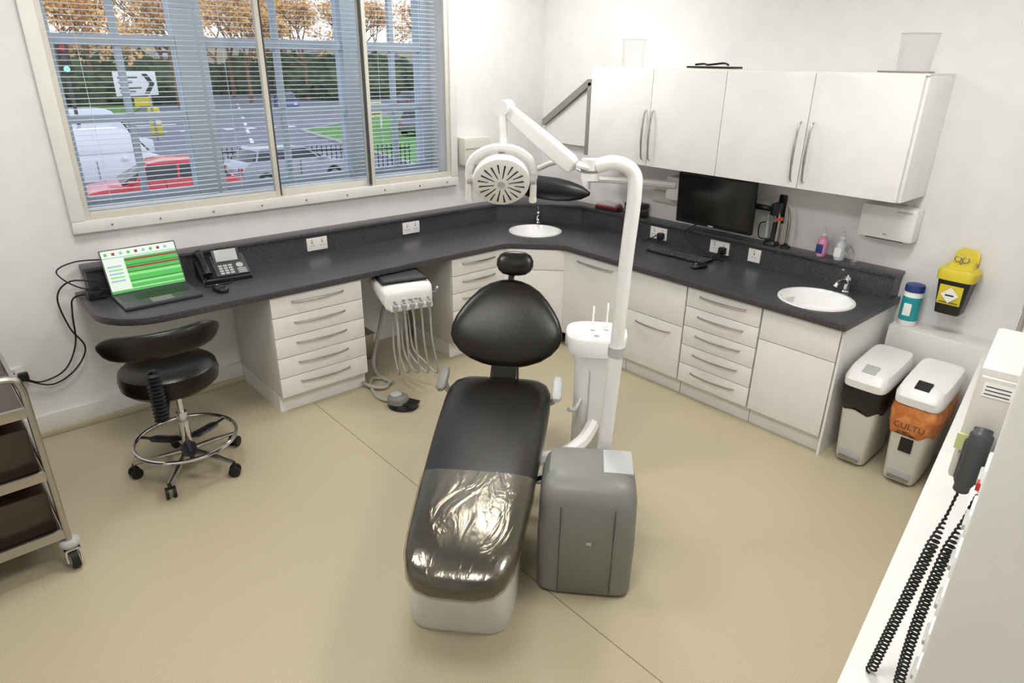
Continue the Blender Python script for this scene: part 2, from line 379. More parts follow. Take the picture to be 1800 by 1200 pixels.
for (x,y,H,lf) in [(10,70,13,.7),(15,78,15,.8),(19,66,11,.5),(24,87,16,.8),(29,80,14,.7),(33,96,15,.6),(38,84,14,.7),(44,80,15,.5),(52,90,14,.7),(60,88,13,.5),(2,60,12,.8),(13,98,18,.9),(46,66,9,.3),(68,84,13,.5),(21,98,18,.8),(41,98,17,.8),(27,70,12,.6),(8,56,11,.6),(34,72,13,.6)]:
    tree('tree',(x,y,GZ),H,lf)

# ------------------------------------------------------------ fitted furniture
def cabinet(name,p0,p1,fronts,depth,top=.758):
    p0=Vector(p0);p1=Vector(p1);d=p1-p0;w=d.length
    g=G(name,(p0.x,p0.y,0),math.atan2(d.y,d.x))
    g.box('carcass',.002,w-.002,.0,depth,.11,top,carcM,.002)
    if top<.75:
        g.box('carcass_rail',.002,w-.002,.0,.02,top,.758,carcM); g.box('side_l',.002,.02,.02,depth,top,.758,carcM); g.box('side_r',w-.02,w-.002,.02,depth,top,.758,carcM)
    g.box('plinth',.0,w,.035,depth,0,.11,cabM)
    for i,(a0,a1,h) in enumerate(fronts):
        g.box(f'front_{i+1}',.003,w-.003,-.02,0,a0+.002,a1-.002,cabM,.003)
        if h is not None:
            hl=min(.33,w*.62); zz=a1-h; m=w/2
            pts=[(m-hl/2,-.018,zz),(m-hl/2+.012,-.034,zz),(m-hl/4,-.046,zz),(m,-.05,zz),(m+hl/4,-.046,zz),(m+hl/2-.012,-.034,zz),(m+hl/2,-.018,zz)]
            g.tube(f'handle_{i+1}',pts,[.004,.006,.0075,.006,.004],satinM,seg=8)
    return g
z5=[(.115+i*.1285,.115+(i+1)*.1285,.045) for i in range(5)]
cabinet('drawer_unit',(1.33,3.60),(1.92,3.60),z5,.64)
cabinet('drawer_unit',(2.62,3.60),(3.10,3.60),z5,.50)
cabinet('corner_cabinet',(3.107,3.60),(3.43,3.277),[(.115,.60,None),(.60,.757,None)],.30,top=.64)
cabinet('base_cabinet',(3.43,3.27),(3.43,2.665),[(.115,.757,.05)],.66)
cabinet('base_cabinet',(3.43,2.66),(3.43,2.205),[(.115,.48,.06),(.48,.757,None)],.66)
cabinet('drawer_unit',(3.43,2.20),(3.43,1.70),z5,.66)
cabinet('sink_cabinet',(3.43,1.695),(3.43,1.25),[(.115,.57,None),(.57,.757,None)],.66,top=.64)
g=G('cabinet_side_panel'); g.box('panel',3.42,4.095,1.235,1.248,.0,.757,cabM)

def cut(o,cx,cy,r,sy=1):
    bm=bmesh.new(); bmesh.ops.create_cone(bm,cap_ends=True,segments=48,radius1=r,radius2=r,depth=.4)
    me=bpy.data.meshes.new('cut'); bm.to_mesh(me); bm.free(); k=link(bpy.data.objects.new('cut',me)); k.location=(cx,cy,.8)
    md=o.modifiers.new('b','BOOLEAN'); md.object=k; md.operation='DIFFERENCE'; md.solver='EXACT'
    bpy.context.view_layer.update(); dg=bpy.context.evaluated_depsgraph_get()
    nm=bpy.data.meshes.new_from_object(o.evaluated_get(dg)); o.modifiers.clear(); o.data=nm; bpy.data.objects.remove(k)
g=G('worktop')
arc=[(.50,3.90)]+[(.50+.28*(1-math.cos(t)),3.85-.29*math.sin(t)) for t in [i*math.pi/2/8 for i in range(9)]]
wt=g.poly('top',[(.50,4.248)]+arc+[(3.06,3.56),(3.12,3.545),(3.36,3.30),(3.385,3.24),(3.385,1.225),(4.098,1.225),(4.098,4.248)],.76,.80,topM,bev=.006)
SK1=(3.52,3.70,.195); SK2=(3.66,1.52,.195)
cut(wt,*SK1); cut(wt,*SK2)
g.poly('upstand',[(.56,4.248),(.56,4.14),(3.50,4.14),(3.985,3.655),(3.985,1.245),(4.098,1.245),(4.098,4.248)],.80,.932,topM)
g.poly('ledge_top',[(.55,4.248),(.55,4.125),(3.494,4.125),(3.97,3.648),(3.97,1.235),(4.098,1.235),(4.098,4.248)],.932,.952,topM,bev=.004)
for (x,y,r) in (SK1,SK2):
    g=G('basin',(x,y,.8)); 
    g.lathe('bowl',[(r+.012,.001),(r+.010,.006),(r-.004,.006),(r-.012,-.01),(r-.03,-.08),(r-.08,-.12),(.03,-.135),(0,-.135)],ceraM,seg=48)
    g.lathe('waste',[(0,-.130),(.022,-.130),(.022,-.134)],chromeM)
def tap(loc,rz):
    g=G('tap',loc,rz)
    g.lathe('body',[(0,0),(.026,0),(.026,.006),(.021,.012),(.02,.07),(.023,.08),(.018,.095),(0,.1)],chromeM)
    g.tube('spout',[(0,0,.05),(.04,0,.075),(.09,0,.075),(.115,0,.055)],.012,chromeM)
    g.tube('lever',[(0,0,.09),(.03,0,.12),(.07,0,.145)],[.008,.007,.009],chromeM,flat=.5)
tap((3.725,3.885,.801),math.radians(-135)); tap((3.925,1.47,.801),math.radians(170))
g=G('wire_holder',(4.03,1.50,.952)); g.lathe('foot',[(0,0),(.02,0),(.02,.01),(0,.01)],chromeM); g.tube('hoop',[(0,0,.01),(0,.01,.06),(-.03,.03,.10),(-.09,.03,.09),(-.10,.01,.06)],.003,chromeM)

g=G('wall_cupboard',(0,0,0))
g.box('carcass',3.752,4.10,1.25,3.40,1.38,1.985,carcM)
ys=[3.39,2.855,2.32,1.785,1.25]
for i in range(4):
    g.box(f'door_{i+1}',3.732,3.752,ys[i+1]+.002,ys[i]-.002,1.378,1.985,glossM,.003)
for i,y in enumerate([2.885,2.825,1.82,1.75]):
    g.tube(f'handle_{i+1}',[(3.733,y,1.415),(3.712,y,1.43),(3.700,y,1.50),(3.696,y,1.57),(3.700,y,1.64),(3.712,y,1.72),(3.733,y,1.735)],[.004,.006,.0075,.006,.004],satinM)
g.box('end_side',3.752,4.10,1.235,1.25,1.378,1.985,glossM,.002)
g.box('cornice',3.74,4.10,1.235,3.395,1.985,1.995,plasW)
g=G('clear_container',(3.90,3.17,1.996)); 
g.lathe('wall',[(.075,0),(.082,.17),(.080,.17),(.072,.004)],clearM)
g.lathe('rim',[(.081,.169),(.083,.17),(.081,.171),(.079,.17),(.081,.169)],plasLG); g.lathe('bottom',[(0,0),(.076,0),(.076,.004),(0,.004)],clearM)
g=G('glass_jug',(3.92,1.38,1.996)); g.lathe('wall',[(.075,0),(.088,.18),(.085,.18),(.072,.004)],clearM); g.lathe('bottom',[(0,0),(.076,0),(.076,.004),(0,.004)],clearM); g.lathe('rim',[(.086,.179),(.088,.18),(.086,.181),(.084,.18),(.086,.179)],plasLG)
g=G('black_tray',(3.88,2.52,1.996)); g.box('tray',-.05,.08,-.16,.16,0,.012,blackM,.004); g.tube('coil',[(-.02,-.12,.02),(.04,-.05,.03),(-.02,.02,.02),(.04,.09,.025),(0,.13,.02)],.006,rubM)
g=G('foil_tray',(3.80,1.36,1.996)); g.box('strip',-.04,.04,-.11,.13,0,.008,steelM,.002)

def socket(loc,rz,dbl=True,plug=False):
    g=G('wall_socket',loc,rz); w=.073 if dbl else .043
    g.box('plate',-w,w,-.010,0,-.043,.043,plasW,.003)
    for sx in ((-.036,.036) if dbl else (0,)):
        g.box('pin_e',sx-.003,sx+.003,-.0108,-.0098,.006,.016,blackM); g.box('pin_l',sx-.014,sx-.007,-.0108,-.0098,-.012,-.008,blackM); g.box('pin_n',sx+.007,sx+.014,-.0108,-.0098,-.012,-.008,blackM)
        g.box('switch',sx-.006,sx+.006,-.014,-.009,.022,.036,plasI,.002)
    if plug: g.box('plug',.012,.06,-.045,-.010,-.035,.012,blackM,.008)
socket((1.91,4.14,.872),0); socket((2.66,4.14,.872),0)
socket((3.985,2.87,.872),-math.pi/2,plug=True); socket((3.985,2.36,.872),-math.pi/2,plug=True); socket((3.985,2.10,.872),-math.pi/2,False)
socket((.13,4.25,.40),0,False,True)

# ------------------------------------------------------------ corner: x-ray arm
g=G('xray_arm')
g.poly('diagonal_arm',[(3.66,1.90),(3.70,1.90),(4.19,1.575),(4.19,1.53),(4.17,1.53),(3.69,1.85),(3.66,1.86)],-.03,.03,armM,loc=(4.06,0,0),rot=(math.pi/2,0,math.pi/2)); g.box('upright',4.03,4.09,3.66,3.70,1.34,1.88,armM,.004)
g.poly('infill',[(3.70,1.40),(4.17,1.40),(4.17,1.53),(3.70,1.84)],-.01,.0,plasW,loc=(4.07,0,0),rot=(math.pi/2,0,math.pi/2))
g.tube('arm',[(3.98,2.76,1.235),(3.86,3.10,1.235),(3.80,3.45,1.21)],.03,plasW,flat=.9)
g.cyl('knuckle',(3.80,3.45,1.13),(3.80,3.45,1.28),.035,plasW)
g.tube('link',[(3.80,3.45,1.25),(3.82,3.75,1.30),(3.80,3.98,1.22)],.022,plasW)
g.box('wall_mount',3.97,4.10,2.70,2.84,1.13,1.29,plasW,.01)
g.box('mount_plate',4.06,4.10,2.68,3.02,1.08,1.16,plasI,.006)
g.lathe('head',[(0,0),(.05,.0),(.085,.03),(.09,.10),(.088,.30),(.075,.42),(.05,.53),(.015,.60),(0,.605)],blackM,(3.66,3.96,1.10),(.15,-1,.02))
g.lathe('head_cap',[(0,-.02),(.08,-.015),(.10,.03),(.095,.09),(0,.09)],plasW,(3.64,4.05,1.10),(.15,-1,.02))
g=G('soap_dispenser'); g.box('case',3.17,3.43,4.13,4.25,1.27,1.48,plasI,.02); g.box('lid_line',3.18,3.42,4.126,4.131,1.40,1.403,plasLG)
g=G('book_stack',(4.03,3.40,.953),.2); g.box('book_1',-.05,.05,-.10,.10,0,.02,blackM,.003); g.box('book_2',-.045,.05,-.09,.10,.02,.035,redM,.003); g.box('book_3',-.05,.045,-.08,.09,.035,.05,plasLG,.003)
g=G('device_stack',(4.03,3.13,.953),0); 
for i in range(3): g.box(f'unit_{i+1}',-.05,.05,-.08,.08,i*.032,i*.032+.029,plasD if i%2 else blackM,.005); g.box(f'slot_{i+1}',-.053,-.049,-.06,.06,i*.032+.01,i*.032+.02,plasLG)

# ------------------------------------------------------------ monitor etc
g=G('computer_monitor',(3.88,2.39,1.185),0)
g.box('shell',.0,.035,-.285,.285,-.17,.165,blackM,.006,rot=(0,-.06,0)); g.box('screen',-.003,.001,-.275,.275,-.145,.155,scrM,rot=(0,-.06,0))
g.box('mark',-.0035,-.001,-.02,.02,-.162,-.155,plasLG)
g.tube('bracket_arm',[(.05,0,0),(.10,-.12,.0),(.12,-.30,.0),(.18,-.36,-.02)],.018,blackM)
g.box('wall_plate',.205,.22,-.39,-.34,-.10,.08,blackM,.006); g.box('knuckle',.10,.205,-.385,-.345,-.04,.04,blackM,.015)
g=G('keyboard',(3.80,2.55,.801),.03)
g.box('base',-.07,.07,-.225,.225,0,.016,blackM,.004)
v=[];f=[]
for r in range(5):
    for q in range(18):
        x=-.058+r*.024; y=-.215+q*.024; b=len(v); s=.0095
        v+=[(x-s,y-s,.016),(x+s,y-s,.016),(x+s,y+s,.016),(x-s,y+s,.016),(x-s*.8,y-s*.8,.021),(x+s*.8,y-s*.8,.021),(x+s*.8,y+s*.8,.021),(x-s*.8,y+s*.8,.021)]
        f+=[(b+4,b+5,b+6,b+7),(b,b+1,b+5,b+4),(b+1,b+2,b+6,b+5),(b+2,b+3,b+7,b+6),(b+3,b,b+4,b+7)]
g.add('keys',mesh('keys',v,f,plasD))
def mouse(loc,rz):
    g=G('computer_mouse',loc,rz); g.loft('shell',[((-.055,0,.010),(0,.012,0),(0,0,.009)),((-.048,0,.013),(0,.025,0),(0,0,.013)),((-.02,0,.017),(0,.031,0),(0,0,.017)),((.02,0,.016),(0,.029,0),(0,0,.016)),((.045,0,.011),(0,.024,0),(0,0,.011)),((.053,0,.008),(0,.010,0),(0,0,.006))],blackM,e=2.6)
    g.box('wheel',.018,.034,-.003,.003,.028,.034,plasLG,.002)
mouse((3.66,2.30,.801),2.8); mouse((1.13,3.76,.801),1.8)
g=G('monitor_cables'); 
g.tube('cable_1',[(3.94,2.33,.86),(3.90,2.32,.83),(3.92,2.40,.82),(3.90,2.47,.82),(3.86,2.45,.84)],.004,rubM)
g.tube('cable_2',[(3.96,2.50,1.03),(3.93,2.62,.93),(3.93,2.50,.84),(3.94,2.36,.83),(3.93,2.28,.84)],.004,rubM)
g.tube('cable_3',[(3.935,2.85,.87),(3.90,2.95,.82),(3.95,3.05,.97)],.004,rubM)
g.tube('bundle',[(3.93,2.30,.812),(3.90,2.36,.812),(3.93,2.42,.812),(3.89,2.45,.812),(3.92,2.34,.818),(3.90,2.28,.812)],.006,rubM)
g=G('curing_light_stand',(4.035,2.03,.953))
g.loft('base',[((0,0,0),(.045,0,0),(0,.045,0)),((0,0,.012),(.045,0,0),(0,.045,0)),((0,0,.03),(.03,0,0),(0,.035,0))],blackM,e=3)
g.tube('holder',[(0,0,.03),(.01,.0,.09),(.01,0,.14)],.014,blackM); g.tube('handpiece_1',[(-.01,-.035,.03),(0,-.03,.15),(0,-.02,.20),(-.02,-.01,.23)],[.013,.012,.009,.005],steelM)
g.tube('handpiece_2',[(0,.04,.04),(0,.045,.12),(.0,.05,.19)],[.014,.012,.008],plasLG); g.cyl('tip',(0,-.01,.16),(0,-.05,.175),.012,orngM)
g.tube('lead',[(0,.03,.03),(-.02,.08,.04),(-.01,.09,.12),(0,.05,.14)],.004,rubM)
g=G('scaler_stand',(4.03,1.93,.953)); g.lathe('foot',[(0,0),(.032,0),(.03,.012),(.012,.02),(.011,.03),(0,.03)],blackM); g.tube('rod',[(0,0,.03),(0,0,.15),(.0,.01,.22),(-.01,.02,.26)],[.008,.01,.007,.004],steelM)
def pump(loc,liq,lab):
    g=G('soap_bottle',loc)
    g.lathe('bottle',[(0,0),(.033,0),(.036,.01),(.036,.09),(.030,.105),(.013,.118),(.013,.125),(0,.125)],liq,sy=.8)
    g.box('label',-.0375,-.034,-.02,.02,.02,.075,lab,.001)
    g.lathe('collar',[(0,.124),(.014,.124),(.014,.138),(.005,.140),(.005,.165),(0,.165)],plasW); g.tube('nozzle',[(.005,0,.165),(-.015,0,.170),(-.038,0,.16)],.005,plasW)
pump((4.03,1.70,.953),pinkM,blueM); pump((4.03,1.59,.953),M('clear_gel',c(206,212,218),.15,coat=.5),lblM)
g=G('paper_towel_dispenser'); g.box('case',4.0,4.10,1.215,1.51,1.125,1.31,plasW,.016); g.box('slot',4.005,4.05,1.26,1.46,1.122,1.127,plasD); g.box('mark',3.998,4.001,1.35,1.37,1.15,1.16,plasLG); g.box('window',3.997,4.001,1.24,1.32,1.285,1.29,plasLG)
g=G('wipes_canister',(4.01,1.14,.681))
g.lathe('tub',[(0,0),(.046,0),(.048,.005),(.048,.19),(.046,.195),(0,.195)],lblM); g.lathe('label',[(.0485,.03),(.0487,.03),(.0487,.165),(.0485,.165)],tealM); g.lathe('lid',[(0,.195),(.05,.195),(.05,.22),(.046,.232),(.02,.236),(0,.236)],blueM)
g.box('label_panel',-.051,-.047,-.02,.02,.06,.13,lblM,.001)
g=G('sharps_bin',(4.02,.955,.80))
g.box('wall_bracket',.055,.08,-.05,.05,.02,.22,plasW,.004)
g.loft('tub',[((.005,0,0),(.055,0,0),(0,.055,0)),((0,0,.005),(.06,0,0),(0,.06,0)),((0,0,.20),(.075,0,0),(0,.08,0))],blackM,e=6)
g.loft('rim',[((0,0,.19),(.078,0,0),(0,.088,0)),((0,0,.235),(.078,0,0),(0,.092,0)),((0,0,.25),(.07,0,0),(0,.08,0))],yelM,e=5)
g.loft('chute',[((.0,0,.245),(.06,0,0),(0,.065,0)),((.02,0,.28),(.045,0,0),(0,.055,0)),((.025,0,.285),(.03,0,0),(0,.04,0))],yelM,e=3)
g.loft('lid_flap',[((.055,0,.27),(.006,0,0),(0,.06,0)),((.065,0,.32),(.006,0,0),(0,.055,0)),((.07,0,.34),(.005,0,0),(0,.03,0))],yelM,e=3)
g.box('label',-.0735,-.068,-.055,.055,.06,.165,yelM,.001,rot=(0,-.07,0)); g.box('diamond',-.078,-.0735,-.03,.03,.083,.143,lblM,rot=(math.pi/4,0,0))
g.box('diamond_line',-.0795,-.078,-.02,.02,.108,.116,inkM)
g.box('label_text',-.074,-.0725,-.045,.045,.07,.074,inkM)
for sy in (-1,1): g.tube('scissor_ring',[(-.03,sy*.018+.015*math.cos(t),.30+.015*math.sin(t)) for t in [k*math.pi/4 for k in range(8)]],.0028,steelM,cyc=True,sm=3)
g.tube('scissor_blade',[(-.03,-.01,.29),(-.03,.012,.25)],.003,steelM,sm=1); g.tube('scissor_blade_b',[(-.03,.01,.29),(-.03,-.012,.25)],.003,steelM,sm=1)

# ------------------------------------------------------------ pedal bins
def bin_(loc,rz,bag,patch,z0,zt):
    g=G('pedal_bin',loc,rz)
    g.loft('body',[((0,0,.01),(.16,0,0),(0,.075,0)),((0,0,.03),(.165,0,0),(0,.08,0)),((0,0,.48),(.20,0,0),(0,.103,0))],plasI,e=7)
    def rag(p):
        k=1+.02*math.sin(p.x*60+p.y*45)+.012*math.sin(p.z*90+p.y*60); return Vector((p.x*k,p.y*k,p.z+(.022*math.sin(p.y*50+p.x*30) if p.z<z0+.02 else 0)))
    g.loft('bin_liner',[((0,0,z0),(.193,0,0),(0,.100,0)),((0,0,z0+.03),(.205,0,0),(0,.110,0)),((0,0,zt-.04),(.212,0,0),(0,.114,0)),((0,0,zt),(.206,0,0),(0,.108,0))],bag,e=6,seg=60,fn=rag)
    def slope(p): return p+Vector((0,0,.10*p.x))
    g.loft('lid',[((0,0,.49),(.212,0,0),(0,.111,0)),((0,0,.530),(.215,0,0),(0,.113,0)),((.01,0,.568),(.195,0,0),(0,.10,0)),((.01,0,.578),(.165,0,0),(0,.08,0))],plasW,e=6,fn=slope)
    g.box('lid_handle',-.18,-.11,-.035,.035,.552,.568,patch,.005,rot=(0,-.35,0)); g.box('pedal',-.185,-.14,-.05,.05,.03,.045,steelM,.004); g.box('kick_plate',-.172,-.155,-.055,.055,.03,.085,plasLG,.004)
    g.box('hinge',.18,.22,-.08,.08,.48,.54,plasLG,.01)
    return g
bin_((3.635,1.10,0),.03,bagM,plasLG,.34,.49)
gb=bin_((3.64,.85,0),.05,orgM,blackM,.31,.46)
gb.box('notice',-.186,-.180,-.03,.03,.20,.28,blackM,.001)
def text(g,n,body,size,loc,rot,mat,ext=.0005):
    t=bpy.data.curves.new(n,'FONT'); t.body=body; t.size=size; t.extrude=ext; t.align_x='CENTER'; t.materials.append(mat)
    o=link(bpy.data.objects.new(n,t)); o.parent=g.e; o.location=loc; o.rotation_euler=rot; return o
brnM=M('bag_print_brown',c(110,54,26),.5)
text(gb,'bag_lettering','CULTU',.045,(-.222,.0,.345),(math.pi/2,0,-math.pi/2),brnM)

# ------------------------------------------------------------ laptop, phone
g=G('laptop',(.83,3.86,.8),.02)
g.box('base',-.195,.195,-.135,.125,.004,.02,plasD,.004)
v=[];f=[]
for r in range(5):
    for q in range(15):
        x=-.165+q*.0225; y=-.02+r*.024; b=len(v); s=.0095; v+=[(x-s,y-s,.0205),(x+s,y-s,.0205),(x+s,y+s,.0205),(x-s,y+s,.0205)]; f.append((b,b+1,b+2,b+3))
g.add('keys',mesh('keys',v,f,blackM)); g.box('trackpad',-.055,.055,-.115,-.04,.02,.0207,plasG)
T=-.40
e=bpy.data.objects.new('lid_pivot',None); link(e); e.parent=g.e; e.location=(0,.125,.018); e.rotation_euler=(T,0,0)
lid=G.__new__(G); lid.e=e
lid.box('lid',-.195,.195,.0,.008,0,.25,plasD,.003)
def em(n,col): return M(n,col,.4,emit=.3)
cw,cg,cr,cb,cd=em('scr_white',c(205,218,208)),em('scr_green',c(64,170,70)),em('scr_red',c(130,40,44)),em('scr_blue',c(140,170,190)),em('scr_dark',c(46,84,50))
cg2=em('scr_pale_green',c(120,205,120))
lid.box('screen',-.188,.188,-.001,.0,.008,.243,cw)
lid.box('s_green',-.085,.188,-.002,-.001,.026,.195,cg)
for i,(z,m,h) in enumerate([(.176,cr,.010),(.150,cd,.004),(.134,cr,.010),(.112,cd,.004),(.092,cg2,.014),(.062,cd,.004),(.046,cg2,.012)]): lid.box(f's_row{i}',-.085,.188,-.003,-.002,z,z+h,m)
lid.box('s_bar',-.188,.188,-.002,-.001,.008,.022,cg); lid.box('s_tool',-.188,.188,-.002,-.001,.20,.204,cb)
for i in range(5): lid.box(f's_side{i}',-.175,-.105,-.002,-.001,.07+i*.02,.078+i*.02,(cb,cg2)[i%2])
for i in range(9): lid.box(f's_ico{i}',-.175+i*.038,-.160+i*.038,-.002,-.001,.215,.230,(cg,cr,cb)[i%3])
g=G('desk_telephone',(1.235,3.99,.801),-.1)
g.poly('wedge',[(-.09,0),(.11,0),(.11,.105),(.07,.11),(-.09,.025)],-.14,.14,blackM,bev=.006,rot=(math.pi/2,0,math.pi/2))
e=bpy.data.objects.new('face',None); link(e); e.parent=g.e; e.location=(0,0,.074); e.rotation_euler=(.49,0,0)
fc=G.__new__(G); fc.e=e
fc.box('panel',-.055,.135,-.09,.085,0,.008,plasD,.003)
fc.box('display_shell',-.045,.11,.012,.10,.010,.032,blackM,.004,rot=(.55,0,0)); fc.box('display',-.03,.095,.020,.092,.028,.034,plasLG,.002,rot=(.55,0,0))
for r in range(4):
    for q in range(3): fc.box('key',-.03+q*.028,-.008+q*.028,-.082+r*.021,-.067+r*.021,.008,.012,plasLG,.001)
fc.cyl('nav_key',(.09,-.02,.008),(.09,-.02,.013),.020,plasLG)
for r in range(3): fc.box('soft_key',.07,.12,-.085+r*.015,-.076+r*.015,.008,.011,plasLG,.001)
g.tube('handset',[(-.105,-.085,.058),(-.105,-.06,.082),(-.105,.0,.115),(-.105,.06,.142),(-.105,.095,.135)],[.028,.020,.018,.020,.028],blackM,seg=12)
g.tube('cord',[(-.12,-.09,.04),(-.14,-.13,.008),(-.06,-.14,.006),(0,-.12,.006),(.02,-.10,.01)],.004,rubM)
g=G('router',(.88,4.19,.953)); g.box('case',-.17,.13,-.05,.05,0,.035,plasW,.006); g.box('mount',-.21,-.18,-.06,.04,0,.05,blackM,.004)
g=G('power_cables')
g.tube('lead_1',[(.62,4.10,.87),(.48,4.12,.90),(.41,4.20,.80),(.43,4.20,.62),(.48,4.21,.48),(.40,4.21,.36),(.28,4.21,.31),(.17,4.195,.375)],.0045,rubM)
g.tube('lead_2',[(.64,4.05,.82),(.49,4.16,.80),(.46,4.20,.70),(.44,4.21,.52),(.36,4.21,.38),(.24,4.21,.34),(.17,4.195,.385)],.0045,rubM)
g.tube('lead_3',[(.70,4.05,.83),(.52,4.09,.86),(.43,4.15,.95),(.53,4.2,.98),(.68,4.19,.97)],.004,rubM)
g.tube('lead_4',[(.62,4.0,.82),(.55,4.05,.81),(.62,4.1,.82),(.6,4.0,.83)],.005,rubM)
g.box('adaptor',.53,.60,4.02,4.11,.802,.85,blackM,.008)

# ------------------------------------------------------------ stool
g=G('operator_stool',(.72,3.365,0),0)
for i in range(5):
    a=math.radians(232+i*72); cx,cy=.265*math.cos(a),.265*math.sin(a)
    g.tube(f'leg_{i+1}',[(0,0,.115),(cx*.5,cy*.5,.10),(cx,cy,.078)],[.022,.017,.013],satinM,flat=.6)
    g.cyl('caster_stem',(cx,cy,.05),(cx,cy,.08),.010,blackM,seg=10)
    t=Vector((-math.sin(a+.5),math.cos(a+.5),0))
    for sg in (-1,1):
        p=Vector((cx,cy,.029))+t*sg*.009; g.cyl('caster_wheel',p,p+t*sg*.016,.029,rubM,seg=18)
g.cyl('column',(0,0,.09),(0,0,.34),.026,chromeM); g.cyl('piston',(0,0,.34),(0,0,.50),.015,chromeM); g.cyl('hub',(0,0,.09),(0,0,.13),.04,satinM)
R=.245
g.tube('foot_ring',[(R*math.cos(k*math.pi/8),R*math.sin(k*math.pi/8),.185) for k in range(16)],.010,chromeM,cyc=True,sm=3)
for i in range(3):
    a=math.radians(20+i*120); g.tube(f'ring_spoke_{i+1}',[(0,0,.175),(R*.5*math.cos(a),R*.5*math.sin(a),.175),(R*math.cos(a),R*math.sin(a),.185)],[.016,.034,.012],blackM,flat=.35)
g.cyl('mechanism',(0,0,.475),(0,0,.51),.09,blackM)
g.lathe('seat',[(0,.49),(.16,.49),(.20,.500),(.225,.525),(.230,.565),(.222,.600),(.195,.620),(.11,.626),(0,.620)],leaM,(-.015,.01,0),seg=48)
g.tube('back_bracket',[(-.06,-.08,.50),(-.12,-.24,.46),(-.15,-.28,.52),(-.14,-.285,.72)],.013,blackM)
for i in range(13):
    z=.47+i*.019; g.lathe('bellow',[(.018,-.009),(.034,0),(.018,.009)],rubM,(-.145,-.286,z),(0.02,0.02,1),seg=16)
st=[]
for k in range(17):
    t=k/16; a=math.radians(206+t*106); r=.32
    sc=(1-abs(2*t-1)**6*.75); p=Vector((-.02+r*1.0*math.cos(a),r*.90*math.sin(a)+.02,.812+.02*t)); rad=Vector((math.cos(a),math.sin(a),0))
    st.append((p,rad*.028*sc,Vector((0,0,.062*sc))))
g.loft('backrest',st,leaM,e=2.8,seg=24)
g.tube('height_lever',[(.05,0,.49),(.15,.05,.49),(.2,.07,.48)],.006,chromeM)

# ------------------------------------------------------------ trolley
g=G('instrument_trolley',(.10,2.92,0),0.03)
W_,D_=-.50,.92
for i,(x,y) in enumerate([(0,0),(W_,0),(W_,D_),(0,D_)]):
    g.cyl(f'post_{i+1}',(x,y,.13),(x,y,.82),.0135,satinM,seg=14)
    g.lathe('bumper',[(0,.105),(.034,.105),(.04,.115),(.04,.125),(.034,.135),(0,.135)],plasLG,(x,y,0))
    g.cyl('stem',(x,y,.075),(x,y,.115),.012,chromeM)
    g.box('fork_l',x-.03,x-.02,y-.03,y+.02,.035,.10,chromeM,.003); g.box('fork_r',x+.02,x+.03,y-.03,y+.02,.035,.10,chromeM,.003); g.box('fork_t',x-.03,x+.03,y-.03,y+.025,.09,.10,chromeM,.003)
    g.cyl('wheel',(x-.015,y-.01,.046),(x+.015,y-.01,.046),.046,rubM); g.cyl('wheel_hub',(x-.017,y-.01,.046),(x+.017,y-.01,.046),.028,plasLG)
for i,z in enumerate([.17,.46,.75]):
    g.box(f'shelf_{i+1}',W_+.012,-.012,.012,D_-.012,z-.014,z-.004,woodB)
    for (x0,x1,y0,y1) in [(W_,0,-.008,.008),(W_,0,D_-.008,D_+.008),(-.008,.008,0,D_),(W_-.008,W_+.008,0,D_)]:
        g.box(f'rail_{i+1}',x0,x1,y0,y1,z-.022,z+.022,satinM,.004)
g.box('drawer_block',W_+.02,-.02,.05,D_-.05,.17,.36,woodB,.01); g.box('drawer_block_b',W_+.02,-.02,.05,D_-.05,.46,.66,woodB,.01)
for y in (0,D_): g.tube('handle',[(0,y,.80),(-.005,y,.86),(-.04,y,.90),(-.25,y,.905),(-.46,y,.90),(W_+.005,y,.86),(W_,y,.80)],.0135,satinM)

# ------------------------------------------------------------ delivery unit
g=G('dental_delivery_unit',(2.17,3.545,0),math.radians(-14))
DZ=.04
g.box('support_arm',-.03,.03,.05,.60,.53,.59,plasW,.012); g.box('pivot',-.05,.05,-.02,.10,.50,.62,plasW,.02)
g.loft('body',[((0,.12,.66+DZ),(.15,0,0),(0,0,.03)),((0,.11,.655+DZ),(.165,0,0),(0,0,.04)),((0,-.08,.64+DZ),(.172,0,0),(0,0,.055)),((0,-.15,.625+DZ),(.168,0,0),(0,0,.065)),((0,-.185,.60+DZ),(.155,0,0),(0,0,.065)),((0,-.195,.585+DZ),(.13,0,0),(0,0,.045))],plasW,e=5)
g.box('tray',-.155,.155,-.14,.10,.697+DZ,.709+DZ,blackM,.004); g.box('tray_inset',-.135,.135,-.12,.085,.708+DZ,.7105+DZ,plasD,.002)
g.box('holder_bar',-.13,.15,-.215,-.175,.535+DZ,.57+DZ,plasW,.012)
for i in range(5):
    x=-.10+i*.055
    g.lathe(f'holster_{i+1}',[(.010,-.01),(.018,0),(.018,.03),(.012,.034),(.008,.02)],plasLG,(x,-.215,.56+DZ),(0,-.35,.9))
    g.tube(f'handpiece_{i+1}',[(x,-.235,.475+DZ),(x,-.222,.535+DZ),(x,-.205,.605+DZ)],[.006,.008,.010,.007],satinM)
    g.tube(f'hose_{i+1}',[(x,-.235,.485+DZ),(x+.005,-.24,.36),(x+.01+.01*i,-.20,.18-.02*i),(x*.8+.02,-.08,.09+.015*i),(x*.6,.0,.22),(x*.5,.02,.40),(x*.4,.03,.52)],.0065,hoseM)
for i in range(3): g.box(f'button_{i+1}',-.05+i*.04,-.03+i*.04,-.2,-.192,.595+DZ,.61+DZ,plasLG,.002,rot=(.4,0,0))
g.tube('side_handle',[(.17,-.05,.64),(.20,-.10,.63),(.205,-.15,.68)],.008,plasLG)
